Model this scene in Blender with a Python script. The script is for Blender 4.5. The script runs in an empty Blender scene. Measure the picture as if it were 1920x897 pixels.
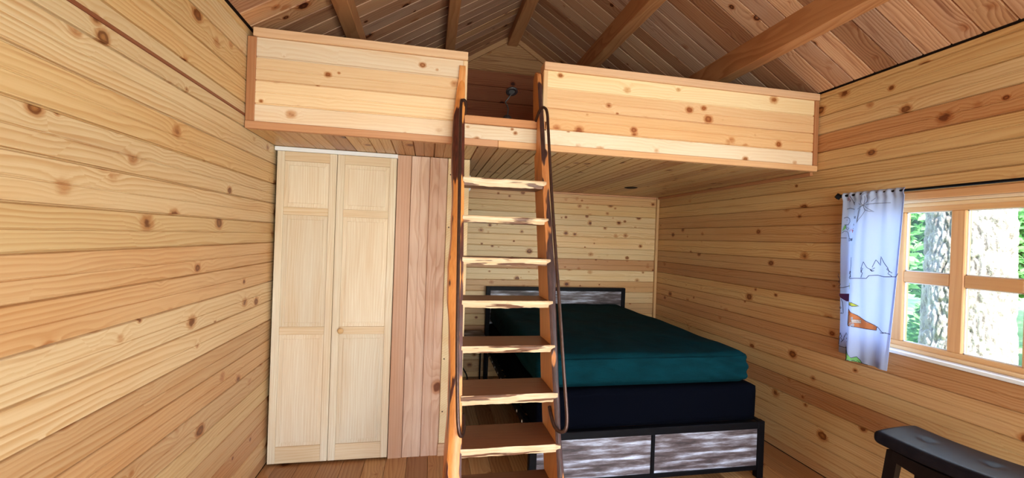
import bpy, bmesh, math, random
from mathutils import Vector, Matrix, noise
random.seed(7)
C = bpy.context.scene.collection
scene = bpy.context.scene
V = Vector

# ------------------------------------------------------------------ camera
cam_d = bpy.data.cameras.new('camera'); cam = bpy.data.objects.new('camera', cam_d); C.objects.link(cam)
cam_d.sensor_width = 36.0; cam_d.sensor_fit = 'HORIZONTAL'
cam_d.lens = 797.6 / 1920 * 36.0
cam_d.clip_start = 0.02; cam_d.clip_end = 200
CR = V((0.9808, -0.1922, 0.0355)); CF = V((0.1923, 0.9813, -0.0015)); CF.normalize()
CR = (CR - CF * CR.dot(CF)).normalized(); CU = CR.cross(CF)
M = Matrix.Identity(4)
for i in range(3):
    M[i][0] = CR[i]; M[i][1] = CU[i]; M[i][2] = -CF[i]
M[2][3] = 1.5
cam.matrix_world = M
scene.camera = cam

# ------------------------------------------------------------------ sky, sun, lamps, exposure
world = bpy.data.worlds.new('sky'); scene.world = world; world.use_nodes = True
wn = world.node_tree; wn.nodes.clear()
wo = wn.nodes.new('ShaderNodeOutputWorld'); wb = wn.nodes.new('ShaderNodeBackground')
sky = wn.nodes.new('ShaderNodeTexSky'); sky.sky_type = 'NISHITA'; sky.sun_disc = False
sky.sun_elevation = math.radians(42); sky.sun_rotation = math.radians(180)
wn.links.new(sky.outputs[0], wb.inputs[0]); wb.inputs[1].default_value = 1.0
wn.links.new(wb.outputs[0], wo.inputs[0])

sd = bpy.data.lights.new('sun', 'SUN'); sd.energy = 12.0; sd.angle = math.radians(0.6); sd.color = (1.0, 0.98, 0.95)
so = bpy.data.objects.new('sun', sd); C.objects.link(so); so.location = (0, -20, 18)
so.rotation_euler = (-V((0.26, 0.66, -0.70))).to_track_quat('Z', 'Y').to_euler()

def area(name, loc, direction, sx, sy, power, col):
    d = bpy.data.lights.new(name, 'AREA'); d.shape = 'RECTANGLE'; d.size = sx; d.size_y = sy
    d.energy = power; d.color = col
    o = bpy.data.objects.new(name, d); C.objects.link(o); o.location = loc
    o.rotation_euler = (-V(direction)).to_track_quat('Z', 'Y').to_euler()
    return o
DAY = (0.90, 0.96, 1.0)
area('daylight_front_glazing', (0.95, -1.62, 1.10), (0, 1, 0.0), 2.3, 1.6, 82, DAY)
area('daylight_side_window', (2.56, -0.55, 1.45), (-1, 0.12, 0), 1.3, 0.8, 36, DAY)
area('daylight_window', (2.60, 1.66, 1.36), (-1, 0.0, 0), 1.05, 0.75, 7, (0.80, 0.92, 1.0))

scene.view_settings.view_transform = 'Standard'; scene.view_settings.look = 'None'
scene.view_settings.gamma = 1.0; scene.view_settings.use_curve_mapping = False
scene.view_settings.exposure = 0.50

# ------------------------------------------------------------------ dimensions (metres; camera at x=0,y=0,z=1.5)
XL, XR, YF, YC, YB, ZB, ZT = -0.974, 2.6085, 2.4836, 2.937, 4.536, 2.033, 2.570
YN = -1.70                       # wall behind the camera
XM = 0.5 * (XL + XR); SL = 0.63; ZA = ZT + SL * (XM - XL)
PH = 0.1235                      # board pitch
G0 = 1.421 - 11 * PH             # lowest groove of the board grid
# ------------------------------------------------------------------ helpers
WM = {}
def put(o, parent=None, mw=None):
    mw = mw if mw is not None else Matrix.Identity(4)
    C.objects.link(o); WM[o] = mw
    if parent is not None:
        o.parent = parent; o.matrix_basis = WM[parent].inverted() @ mw
    else:
        o.matrix_basis = mw
    return o
def mesh(name, vs, fs, mats, mi=None, smooth=False):
    me = bpy.data.meshes.new(name); me.from_pydata([tuple(v) for v in vs], [], fs)
    for m in (mats if isinstance(mats, (list, tuple)) else [mats]): me.materials.append(m)
    if mi: me.polygons.foreach_set('material_index', mi)
    if smooth: me.polygons.foreach_set('use_smooth', [True] * len(me.polygons))
    me.update(); return me
def obj(name, me, parent=None, mw=None, color=None):
    o = bpy.data.objects.new(name, me)
    if color: o.color = (*color, 1)
    return put(o, parent, mw)
def T(x, y, z): return Matrix.Translation((x, y, z))
def tag(o, label=None, cat=None, group=None, kind=None):
    if label: o['label'] = label
    if cat: o['category'] = cat
    if group: o['group'] = group
    if kind: o['kind'] = kind
    return o
def empty(name, loc, mw=None):
    o = bpy.data.objects.new(name, None); o.empty_display_size = 0.1
    return put(o, None, mw if mw is not None else T(*loc))
class MB:
    def __init__(s): s.v = []; s.f = []; s.m = []
    def add(s, vs, fs, mi=0):
        n = len(s.v); s.v += [V(v) for v in vs]; s.f += [tuple(i + n for i in f) for f in fs]; s.m += [mi] * len(fs); return s
    def box(s, a, b, bev=0.0, mi=0):
        x0, y0, z0 = [min(a[i], b[i]) for i in range(3)]; x1, y1, z1 = [max(a[i], b[i]) for i in range(3)]
        if bev <= 0:
            vs = [(x0,y0,z0),(x1,y0,z0),(x1,y1,z0),(x0,y1,z0),(x0,y0,z1),(x1,y0,z1),(x1,y1,z1),(x0,y1,z1)]
            return s.add(vs, [(0,3,2,1),(4,5,6,7),(0,1,5,4),(1,2,6,5),(2,3,7,6),(3,0,4,7)], mi)
        b_ = min(bev, (x1-x0)*.45, (y1-y0)*.45, (z1-z0)*.45)
        bm = bmesh.new(); bmesh.ops.create_cube(bm, size=1)
        for v in bm.verts: v.co = V((x0+(v.co.x+.5)*(x1-x0), y0+(v.co.y+.5)*(y1-y0), z0+(v.co.z+.5)*(z1-z0)))
        bmesh.ops.bevel(bm, geom=bm.edges[:], offset=b_, segments=1, affect='EDGES')
        bm.verts.index_update()
        s.add([v.co.copy() for v in bm.verts], [tuple(v.index for v in f.verts) for f in bm.faces], mi); bm.free(); return s
    def tube(s, pts, r, n=10, mi=0, cap=True):
        pts = [V(p) for p in pts]; rs = r if isinstance(r, (list, tuple)) else [r] * len(pts)
        rings = []; up = None
        for i, p in enumerate(pts):
            t = (pts[min(i+1, len(pts)-1)] - pts[max(i-1, 0)]).normalized()
            if up is None: up = t.orthogonal().normalized()
            up = (up - t * up.dot(t)).normalized(); w = t.cross(up)
            rings.append([p + (up * math.cos(2*math.pi*k/n) + w * math.sin(2*math.pi*k/n)) * rs[i] for k in range(n)])
        vs = [v for g in rings for v in g]; fs = []
        for i in range(len(pts)-1):
            for k in range(n):
                k2 = (k+1) % n; fs.append((i*n+k, i*n+k2, (i+1)*n+k2, (i+1)*n+k))
        if cap: fs.append(tuple(range(n-1, -1, -1))); fs.append(tuple((len(pts)-1)*n+k for k in range(n)))
        return s.add(vs, fs, mi)
    def lathe(s, c, axis, prof, n=24, mi=0):
        """prof: list of (distance along axis, radius)"""
        c = V(c); a = V(axis).normalized(); u = a.orthogonal().normalized(); w = a.cross(u); vs = []; fs = []
        for h, r in prof:
            vs += [c + a*h + (u*math.cos(2*math.pi*k/n) + w*math.sin(2*math.pi*k/n))*max(r, 1e-5) for k in range(n)]
        for i in range(len(prof)-1):
            for k in range(n):
                k2 = (k+1) % n; fs.append((i*n+k, i*n+k2, (i+1)*n+k2, (i+1)*n+k))
        fs.append(tuple(range(n-1, -1, -1))); fs.append(tuple((len(prof)-1)*n+k for k in range(n)))
        return s.add(vs, fs, mi)
    def build(s, name, mats, parent=None, base=None, smooth=False, color=None):
        """vertices in world space; base = world origin of the object"""
        b = V(base) if base is not None else V((0, 0, 0))
        me = mesh(name, [v - b for v in s.v], s.f, mats, s.m, smooth)
        return obj(name, me, parent, T(*b), color)
def rbox(a, b, r, n=(20, 20, 6), disp=None):
    """rounded, finely gridded box, returns verts and faces in world space"""
    a = V(a); b = V(b); c = (a+b)/2; h = (b-a)/2; vs = {}; vl = []; fs = []
    def idx(i, j, k):
        key = (i, j, k)
        if key in vs: return vs[key]
        p = V(((2*i/n[0]-1)*h.x, (2*j/n[1]-1)*h.y, (2*k/n[2]-1)*h.z))
        q = V([max(-h[t]+r, min(h[t]-r, p[t])) for t in range(3)]); d = p - q
        if d.length > 1e-9: d = d.normalized(); p = q + d * r
        else: d = V((0, 0, 1))
        if disp: p = disp(p + c, d) - c
        vs[key] = len(vl); vl.append(p + c); return vs[key]
    N = n
    for i in range(N[0]):
        for j in range(N[1]):
            fs.append((idx(i,j,0), idx(i,j+1,0), idx(i+1,j+1,0), idx(i+1,j,0)))
            fs.append((idx(i,j,N[2]), idx(i+1,j,N[2]), idx(i+1,j+1,N[2]), idx(i,j+1,N[2])))
    for i in range(N[0]):
        for k in range(N[2]):
            fs.append((idx(i,0,k), idx(i+1,0,k), idx(i+1,0,k+1), idx(i,0,k+1)))
            fs.append((idx(i,N[1],k), idx(i,N[1],k+1), idx(i+1,N[1],k+1), idx(i+1,N[1],k)))
    for j in range(N[1]):
        for k in range(N[2]):
            fs.append((idx(0,j,k), idx(0,j,k+1), idx(0,j+1,k+1), idx(0,j+1,k)))
            fs.append((idx(N[0],j,k), idx(N[0],j+1,k), idx(N[0],j+1,k+1), idx(N[0],j,k+1)))
    return vl, fs

# ------------------------------------------------------------------ materials
def nt(name):
    m = bpy.data.materials.new(name); m.use_nodes = True; t = m.node_tree; t.nodes.clear()
    out = t.nodes.new('ShaderNodeOutputMaterial'); p = t.nodes.new('ShaderNodeBsdfPrincipled')
    t.links.new(p.outputs[0], out.inputs[0]); return m, t, p, out
class N:
    def __init__(s, t): s.t = t
    def L(s, a, b): s.t.links.new(a, b)
    def _in(s, sock, v):
        if isinstance(v, (int, float)): sock.default_value = v
        elif isinstance(v, (tuple, list)): sock.default_value = tuple(v) if len(v) == len(sock.default_value) else (*v, 1)
        else: s.L(v, sock)
    def m(s, op, a, b=0.0, c=0.0, clamp=False):
        n = s.t.nodes.new('ShaderNodeMath'); n.operation = op; n.use_clamp = clamp
        s._in(n.inputs[0], a); s._in(n.inputs[1], b); s._in(n.inputs[2], c); return n.outputs[0]
    def vm(s, op, a, b):
        n = s.t.nodes.new('ShaderNodeVectorMath'); n.operation = op; s._in(n.inputs[0], a); s._in(n.inputs[1], b); return n.outputs[0]
    def comb(s, x, y, z):
        n = s.t.nodes.new('ShaderNodeCombineXYZ'); s._in(n.inputs[0], x); s._in(n.inputs[1], y); s._in(n.inputs[2], z); return n.outputs[0]
    def sep(s, v):
        n = s.t.nodes.new('ShaderNodeSeparateXYZ'); s.L(v, n.inputs[0]); return n.outputs
    def noise(s, vec, scale, detail=2.0, rough=0.5):
        n = s.t.nodes.new('ShaderNodeTexNoise'); s.L(vec, n.inputs['Vector']); n.inputs['Scale'].default_value = scale
        n.inputs['Detail'].default_value = detail; n.inputs['Roughness'].default_value = rough; return n.outputs[0]
    def voro(s, vec, scale, rnd=1.0, feature='F1'):
        n = s.t.nodes.new('ShaderNodeTexVoronoi'); n.feature = feature; s.L(vec, n.inputs['Vector']); n.inputs['Scale'].default_value = scale
        n.inputs['Randomness'].default_value = rnd; return n.outputs[0]
    def mix(s, f, a, b, mode='MIX'):
        n = s.t.nodes.new('ShaderNodeMix'); n.data_type = 'RGBA'; n.blend_type = mode; n.clamp_factor = True
        s._in(n.inputs[0], f); s._in(n.inputs[6], a); s._in(n.inputs[7], b); return n.outputs[2]
    def mr(s, v, a, b, c=0.0, d=1.0, smooth=False):
        n = s.t.nodes.new('ShaderNodeMapRange'); n.interpolation_type = 'SMOOTHSTEP' if smooth else 'LINEAR'
        s._in(n.inputs[0], v); n.inputs[1].default_value = a; n.inputs[2].default_value = b
        n.inputs[3].default_value = c; n.inputs[4].default_value = d; return n.outputs[0]
    def bump(s, h, strength, dist, nrm=None):
        n = s.t.nodes.new('ShaderNodeBump'); n.inputs['Strength'].default_value = strength; n.inputs['Distance'].default_value = dist
        s.L(h, n.inputs['Height']); 
        if nrm is not None: s.L(nrm, n.inputs['Normal'])
        return n.outputs[0]
def wood(name, axis='X', ring=38.0, contrast=0.55, knots=4.2, knot_r=0.085, rough=0.42, gdark=(0.74, 0.55, 0.36), kdark=(0.28, 0.13, 0.06),
         base=None, fibre=0.25, bump=0.25, spec=0.35, wild=1.0, streak=0.0, streak_col=(0.35, 0.12, 0.05)):
    m, t, p, out = nt(name); k = N(t)
    tc = t.nodes.new('ShaderNodeTexCoord'); oi = t.nodes.new('ShaderNodeObjectInfo')
    s = k.sep(tc.outputs['Object']); x, y, z = s[0], s[1], s[2]
    if axis == 'Y': x, y, z = s[1], s[0], s[2]
    if axis == 'Z': x, y, z = s[2], s[0], s[1]
    r = oi.outputs['Random']
    x = k.m('ADD', x, k.m('MULTIPLY', r, 61.7)); y2 = k.m('ADD', y, k.m('MULTIPLY', r, 23.1)); z2 = k.m('ADD', z, k.m('MULTIPLY', r, 47.3))
    iso = k.comb(k.m('MULTIPLY', x, 0.8), y2, z2)
    lo = k.noise(k.comb(k.m('MULTIPLY', x, 0.9), k.m('MULTIPLY', y2, 5.0), k.m('MULTIPLY', z2, 5.0)), 1.0, 2.0)
    mid = k.noise(k.comb(k.m('MULTIPLY', x, 3.0), k.m('MULTIPLY', y2, 18.0), k.m('MULTIPLY', z2, 18.0)), 1.0, 2.0)
    d = None
    if knots > 0:
        vo = t.nodes.new('ShaderNodeTexVoronoi'); vo.inputs['Scale'].default_value = knots; k.L(iso, vo.inputs['Vector'])
        cs = k.sep(vo.outputs['Color']); size = k.m('ADD', 0.40, k.m('MULTIPLY', k.m('POWER', cs[0], 1.8), 0.95))
        wob = k.m('MULTIPLY', k.m('SUBTRACT', k.noise(iso, knots * 7.0, 1.0), 0.5), 0.07)
        d = k.m('MAXIMUM', 0.0, k.m('ADD', k.m('DIVIDE', vo.outputs['Distance'], size), wob))
    phase = k.m('MULTIPLY', k.m('ADD', y2, k.m('MULTIPLY', z2, 0.7)), ring)
    phase = k.m('ADD', phase, k.m('MULTIPLY', lo, 7.0 * wild)); phase = k.m('ADD', phase, k.m('MULTIPLY', mid, 0.9 * wild))
    if d is not None:
        halo = k.m('POWER', 2.718, k.m('MULTIPLY', d, -7.0)); phase = k.m('ADD', phase, k.m('MULTIPLY', halo, 5.0))
    fr = k.m('FRACT', phase)
    rg = k.m('MULTIPLY', k.mr(fr, 0.0, 0.72, 0, 1), k.mr(fr, 0.86, 1.0, 1, 0)); rg = k.m('POWER', rg, 1.6)
    fib = k.noise(k.comb(k.m('MULTIPLY', x, 4.0), k.m('MULTIPLY', y2, 230.0), k.m('MULTIPLY', z2, 230.0)), 1.0, 2.0)
    gate = k.mr(k.noise(k.comb(k.m('MULTIPLY', x, 0.7), k.m('MULTIPLY', y2, 7.0), z2), 1.3, 1.0), 0.3, 0.7, 0.25, 1.0)
    col = base if base else oi.outputs['Color']
    g = k.m('MULTIPLY', k.m('MULTIPLY', rg, contrast), gate)
    dark = k.mix(1.0, col, (*gdark, 1), 'MULTIPLY')
    c = k.mix(g, col, dark)
    c = k.mix(k.m('MULTIPLY', k.mr(fib, 0.35, 0.75), fibre), c, k.mix(1.0, c, (0.80, 0.66, 0.50, 1), 'MULTIPLY'))
    blot = k.noise(k.comb(k.m('MULTIPLY', x, 1.2), k.m('MULTIPLY', y2, 9.0), z2), 1.0, 3.0)
    c = k.mix(k.mr(blot, 0.45, 0.75, 0, 0.5), c, k.mix(1.0, c, (0.92, 0.74, 0.55, 1), 'MULTIPLY'))
    if streak > 0:
        sn = k.noise(k.comb(k.m('MULTIPLY', x, 1.6), k.m('MULTIPLY', y2, 26.0), k.m('MULTIPLY', z2, 10.0)), 1.0, 3.0, 0.6)
        c = k.mix(k.m('MULTIPLY', k.mr(sn, 0.60, 0.70), streak), c, k.mix(1.0, c, (*streak_col, 1), 'MULTIPLY'))
    if d is not None:
        kd = k.mix(1.0, c, (*kdark, 1), 'MULTIPLY'); kh = k.mix(1.0, c, (0.66, 0.40, 0.22, 1), 'MULTIPLY')
        dn = k.m('ADD', d, k.m('MULTIPLY', k.m('SUBTRACT', mid, 0.5), 0.05))
        c = k.mix(k.mr(dn, knot_r * 1.7, knot_r * 1.05, 0, 0.75, True), c, kh)
        c = k.mix(k.mr(dn, knot_r * 1.08, knot_r * 0.75, 0, 1, True), c, k.mix(k.mr(d, 0, knot_r * .6), kh, kd))
    t.links.new(c, p.inputs['Base Color'])
    p.inputs['Roughness'].default_value = rough; p.inputs['Specular IOR Level'].default_value = spec
    h = k.m('ADD', k.m('MULTIPLY', rg, 0.6), k.m('MULTIPLY', fib, 0.5))
    t.links.new(k.bump(h, bump, 0.0012), p.inputs['Normal'])
    return m
def plain(name, col, rough=0.5, metal=0.0, nscale=30.0, namp=0.12, spec=0.5, bump=0.0, trans=0.0):
    m, t, p, out = nt(name); k = N(t)
    tc = t.nodes.new('ShaderNodeTexCoord'); n = k.noise(tc.outputs['Object'], nscale, 4.0)
    c = k.mix(k.mr(n, 0.3, 0.7, 0, namp), col, tuple(v * 0.4 for v in col[:3]))
    t.links.new(c, p.inputs['Base Color'])
    p.inputs['Roughness'].default_value = rough; p.inputs['Metallic'].default_value = metal; p.inputs['Specular IOR Level'].default_value = spec
    if bump: t.links.new(k.bump(n, bump, 0.002), p.inputs['Normal'])
    return m
M_wall = wood('pine_boards', ring=55.0, contrast=0.75, knots=7.0, knot_r=0.14, streak=0.25, streak_col=(0.62, 0.36, 0.20), rough=0.38, spec=0.4)
M_back = wood('knotty_pine_boards', ring=50.0, contrast=0.5, knots=10.5, knot_r=0.19, rough=0.45, kdark=(0.22, 0.09, 0.04))
M_loft = wood('loft_pine_boards', ring=50.0, contrast=0.38, knots=9.5, knot_r=0.16, rough=0.5, gdark=(0.85, 0.68, 0.48), kdark=(0.40, 0.18, 0.08), wild=0.7)
M_ceil = wood('cedar_ceiling_boards', ring=50.0, contrast=0.75, knots=6.5, knot_r=0.15, rough=0.5, gdark=(0.55, 0.38, 0.28), kdark=(0.12, 0.05, 0.03), streak=0.5)
M_floor = wood('floor_boards', ring=45.0, contrast=0.75, knots=5.5, knot_r=0.13, rough=0.35, gdark=(0.60, 0.42, 0.25), spec=0.45, streak=0.35)
M_cedar = wood('cedar_boards', contrast=0.55, knots=2.6, knot_r=0.06, rough=0.6, gdark=(0.72, 0.52, 0.42), wild=1.6, ring=26)
M_trimw = wood('cedar_trim', contrast=0.35, knots=0, rough=0.5, gdark=(0.75, 0.55, 0.42), ring=60, wild=0.5)
M_trimz = wood('cedar_trim_upright', axis='Z', contrast=0.35, knots=0, rough=0.5, gdark=(0.75, 0.55, 0.42), ring=60, wild=0.5)
M_trimy = wood('cedar_trim_lengthwise', axis='Y', contrast=0.35, knots=0, rough=0.5, gdark=(0.75, 0.55, 0.42), ring=60, wild=0.5)
M_beam = wood('beam_timber', axis='Y', contrast=0.6, knots=2.4, knot_r=0.06, rough=0.5, gdark=(0.60, 0.40, 0.25), ring=24, wild=1.2)
M_doorz = wood('clear_pine_upright', axis='Z', contrast=0.42, knots=0, rough=0.6, gdark=(0.80, 0.66, 0.48), ring=60, wild=0.8, fibre=0.5)
M_doorx = wood('clear_pine_level', axis='X', contrast=0.42, knots=0, rough=0.6, gdark=(0.80, 0.66, 0.48), ring=60, wild=0.8, fibre=0.5)
M_str = wood('ladder_stringer_wood', axis='Z', contrast=0.5, knots=3.0, knot_r=0.05, rough=0.38, gdark=(0.70, 0.45, 0.25), ring=40, spec=0.45, streak=0.4)
M_tread = wood('tread_wood', axis='X', contrast=0.45, knots=2.5, knot_r=0.05, rough=0.42, gdark=(0.60, 0.38, 0.24), ring=40)
M_white = plain('white_paint', (0.80, 0.82, 0.84), 0.35, namp=0.04)
M_black = plain('black_metal', (0.0025, 0.0027, 0.0045), 0.5, namp=0.3, spec=0.12)
M_iron = plain('forged_iron', (0.085, 0.045, 0.035), 0.36, 0.65, 60, 0.5, bump=0.4)
M_box = plain('navy_upholstery', (0.0009, 0.0015, 0.0042), 0.95, nscale=400, namp=0.3, bump=0.2, spec=0.04)
M_dark = plain('dark_backing', (0.025, 0.014, 0.009), 0.9, spec=0.1)
M_plastic = plain('black_plastic', (0.012, 0.012, 0.014), 0.3)
M_lens = plain('grey_lens', (0.04, 0.045, 0.05), 0.3)

def barked(name, inner, bark, thr=0.5, sx=2.0, sy=14.0, axis='Z', rough=0.45):
    """pale sapwood crossed by ragged dark strips of bark"""
    m, t, p, out = nt(name); k = N(t)
    tc = t.nodes.new('ShaderNodeTexCoord'); oi = t.nodes.new('ShaderNodeObjectInfo'); s = k.sep(tc.outputs['Object'])
    a, b, c_ = (s[2], s[0], s[1]) if axis == 'Z' else (s[0], s[2], s[1])
    a = k.m('ADD', a, k.m('MULTIPLY', oi.outputs['Random'], 31.0))
    v = k.comb(k.m('MULTIPLY', a, sx), k.m('MULTIPLY', b, sy), k.m('MULTIPLY', c_, sy * 0.4))
    n1 = k.noise(v, 1.0, 3.0, 0.55); n2 = k.noise(k.comb(k.m('MULTIPLY', a, 9.0), k.m('MULTIPLY', b, 120.0), k.m('MULTIPLY', c_, 60.0)), 1.0, 3.0)
    mask = k.mr(n1, thr, thr + 0.02, 0, 1)
    w = k.mix(k.mr(n2, 0.35, 0.7, 0, 0.55), inner, tuple(q * f for q, f in zip(inner, (0.70, 0.50, 0.32))))
    bk = k.mix(k.mr(n2, 0.35, 0.65), bark, tuple(q * 0.45 for q in bark))
    t.links.new(k.mix(mask, w, bk), p.inputs['Base Color']); p.inputs['Roughness'].default_value = rough
    t.links.new(k.bump(k.m('ADD', mask, k.m('MULTIPLY', n2, 0.6)), 0.5, 0.003), p.inputs['Normal'])
    return m
M_bark = barked('stringer_live_edge', (0.74, 0.30, 0.08), (0.115, 0.025, 0.014), 0.485, 1.9, 13.0)
M_bark2 = barked('stringer_bark_edge', (0.60, 0.24, 0.08), (0.075, 0.030, 0.026), 0.44, 1.6, 10.0)
M_edge = barked('tread_live_edge', (0.72, 0.54, 0.35), (0.22, 0.10, 0.055), 0.54, 3.0, 40.0, 'X')

def rustic(name):
    m, t, p, out = nt(name); k = N(t)
    tc = t.nodes.new('ShaderNodeTexCoord'); s = k.sep(tc.outputs['Object'])
    v = k.comb(k.m('MULTIPLY', s[0], 3.4), k.m('MULTIPLY', s[1], 10.0), k.m('MULTIPLY', s[2], 30.0))
    n1 = k.noise(v, 1.0, 5.0, 0.65); n2 = k.noise(k.comb(k.m('MULTIPLY', s[0], 1.2), s[1], k.m('MULTIPLY', s[2], 16.0)), 1.0, 3.0)
    r = t.nodes.new('ShaderNodeValToRGB'); e = r.color_ramp.elements
    e[0].position = 0.42; e[0].color = (0.035, 0.026, 0.030, 1); e[1].position = 0.64; e[1].color = (0.58, 0.64, 0.80, 1)
    q = r.color_ramp.elements.new(0.49); q.color = (0.10, 0.075, 0.08, 1)
    q = r.color_ramp.elements.new(0.55); q.color = (0.22, 0.21, 0.25, 1)
    t.links.new(k.m('ADD', k.m('MULTIPLY', n1, 0.65), k.m('MULTIPLY', n2, 0.38)), r.inputs[0])
    t.links.new(r.outputs[0], p.inputs['Base Color']); p.inputs['Roughness'].default_value = 0.55
    return m
M_rust = rustic('weathered_laminate')
def sheet_mat():
    m, t, p, out = nt('teal_sheet'); k = N(t); tc = t.nodes.new('ShaderNodeTexCoord')
    s = k.sep(tc.outputs['Object'])
    n = k.noise(k.comb(k.m('MULTIPLY', s[0], 3), k.m('MULTIPLY', s[1], 2.2), k.m('MULTIPLY', s[2], 9)), 2.2, 4.0, 0.55)
    t.links.new(k.mix(k.mr(n, 0.3, 0.7), (0.0005, 0.016, 0.022, 1), (0.0008, 0.026, 0.036, 1)), p.inputs['Base Color'])
    p.inputs['Roughness'].default_value = 0.9; p.inputs['Specular IOR Level'].default_value = 0.06
    t.links.new(k.bump(n, 0.6, 0.02), p.inputs['Normal']); return m
M_sheet = sheet_mat()
def leather_mat():
    m, t, p, out = nt('black_leather'); k = N(t); tc = t.nodes.new('ShaderNodeTexCoord')
    n = k.voro(tc.outputs['Object'], 420.0); n2 = k.noise(tc.outputs['Object'], 14.0, 3.0)
    t.links.new(k.mix(k.mr(n2, 0.3, 0.7), (0.005, 0.005, 0.008, 1), (0.011, 0.009, 0.012, 1)), p.inputs['Base Color'])
    p.inputs['Roughness'].default_value = 0.38; p.inputs['Specular IOR Level'].default_value = 0.10
    t.links.new(k.bump(k.m('ADD', k.m('MULTIPLY', n, 0.3), n2), 0.22, 0.003), p.inputs['Normal']); return m
M_leather = leather_mat()
M_espresso = plain('dark_stained_wood', (0.007, 0.004, 0.004), 0.35, nscale=12, namp=0.3, spec=0.15)
def glass_mat():
    m = bpy.data.materials.new('window_glass'); m.use_nodes = True; t = m.node_tree; t.nodes.clear()
    out = t.nodes.new('ShaderNodeOutputMaterial'); mx = t.nodes.new('ShaderNodeMixShader')
    tr = t.nodes.new('ShaderNodeBsdfTransparent'); gl = t.nodes.new('ShaderNodeBsdfGlossy'); gl.inputs['Roughness'].default_value = 0.02
    tr.inputs[0].default_value = (0.93, 0.97, 0.98, 1)
    mx.inputs[0].default_value = 0.05
    t.links.new(tr.outputs[0], mx.inputs[1]); t.links.new(gl.outputs[0], mx.inputs[2]); t.links.new(mx.outputs[0], out.inputs[0]); return m
M_glass = glass_mat()
def cloth_mat(name, col, tr=0.45):
    m, t, p, out = nt(name); k = N(t); tc = t.nodes.new('ShaderNodeTexCoord')
    n = k.noise(tc.outputs['Object'], 500.0, 2.0)
    c = k.mix(k.mr(n, 0.3, 0.7, 0, 0.15), col, tuple(v * 0.8 for v in col)); t.links.new(c, p.inputs['Base Color'])
    p.inputs['Roughness'].default_value = 0.85; p.inputs['Specular IOR Level'].default_value = 0.1
    tl = t.nodes.new('ShaderNodeBsdfTranslucent'); t.links.new(c, tl.inputs[0]); mx = t.nodes.new('ShaderNodeMixShader'); mx.inputs[0].default_value = tr
    t.links.new(p.outputs[0], mx.inputs[1]); t.links.new(tl.outputs[0], mx.inputs[2]); t.links.new(mx.outputs[0], out.inputs[0]); return m
M_cloth = cloth_mat('printed_cotton', (0.58, 0.66, 0.86), 0.5)

# ------------------------------------------------------------------ planks
pcache = {}
def plank_mesh(L, h, mat, s0=0.0, s1=0.0, style='bead', name='plank'):
    key = (round(L, 4), round(h, 4), mat.name, round(s0, 4), round(s1, 4), style)
    if key in pcache: return pcache[key]
    g, dp = 0.0055, 0.0075; t = 0.018
    if style == 'bead':
        prof = [(0, -.011), (.0028, -.009), (.0045, .0004), (.0075, .0009), (.0115, 0), (h*.5-.0050, 0), (h*.5-.0026, -.0036), (h*.5-.0010, -.0036), (h*.5+.0010, .0004), (h*.5+.0035, .0008), (h*.5+.0065, 0), (h-.0050, 0), (h-.0026, -.0030), (h, -.011)]
    elif style == 'vee':
        prof = [(0, -.010), (.003, -.008), (.0055, 0), (h-.0060, 0), (h-.0030, -.004), (h, -.010)]
    else:
        prof = [(0, -.008), (.0012, -.0015), (.0028, 0), (h-.0028, 0), (h-.0012, -.0015), (h, -.008)]
    prof = [(0, -t)] + prof + [(h, -t)]
    n = len(prof); vs = []; fs = []
    for y, z in prof: vs.append((s0*y, y, z))
    for y, z in prof: vs.append((L-s1*y, y, z))
    for i in range(n-1): fs.append((i, i+n, i+n+1, i+1))
    fs.append(tuple(range(n))); fs.append(tuple(range(2*n-1, n-1, -1)))
    me = mesh(name, vs, fs, mat); pcache[key] = me; return me
def frame(o, xd, yd):
    xd = V(xd).normalized(); yd = V(yd).normalized(); zd = xd.cross(yd); m = Matrix.Identity(4)
    for i in range(3): m[i][0] = xd[i]; m[i][1] = yd[i]; m[i][2] = zd[i]; m[i][3] = o[i]
    return m
def vary(c, a=0.06):
    if a == 0.05: a = 0.09
    k = 1 + random.uniform(-a, a); w = random.uniform(-a, a) * 0.6
    return (min(1, c[0]*k), min(1, c[1]*k*(1-w*.5)), min(1, c[2]*k*(1-w)))
def plank(parent, o, xd, yd, L, h, mat, col, s0=0, s1=0, style='bead', name='plank'):
    ob = obj(name, plank_mesh(L, h, mat, s0, s1, style, name), parent, frame(o, xd, yd), vary(col, 0.05))
    return ob
PALE = (0.70, 0.52, 0.30); YEL = (0.66, 0.45, 0.22); ORG = (0.60, 0.375, 0.185); RED = (0.51, 0.275, 0.13); WHT = (0.80, 0.68, 0.52)

def slab(name, a, b, mat=M_dark, parent=None):
    o = MB().box(a, b).build(name, mat, parent); return o
TH = 0.02; ox = 0.10

# ---- left wall
wl = slab('wall_left', (XL-TH-ox, YN-.1, -0.1), (XL-0.0185, YB+.1, ZT+0.02)); tag(wl, kind='structure')
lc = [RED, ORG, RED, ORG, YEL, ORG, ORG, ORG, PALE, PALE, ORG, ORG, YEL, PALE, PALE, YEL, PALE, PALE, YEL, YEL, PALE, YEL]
i = 0; z = G0 - PH
rows = []
z = G0
while z > 0: z -= PH
while z < ZT - 0.01:
    a = max(z, 0.0); b = min(z+PH, ZT); rows.append((a, b-a)); z += PH
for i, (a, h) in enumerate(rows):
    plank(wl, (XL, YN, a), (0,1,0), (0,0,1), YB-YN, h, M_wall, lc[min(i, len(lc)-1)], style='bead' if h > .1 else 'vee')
plank(wl, (XL+.0016, YN, 2.0975), (0,1,0), (0,0,1), YB-YN, .015, M_trimw, (0.26, 0.09, 0.04), style='flat', name='heartwood_strip')
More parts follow.
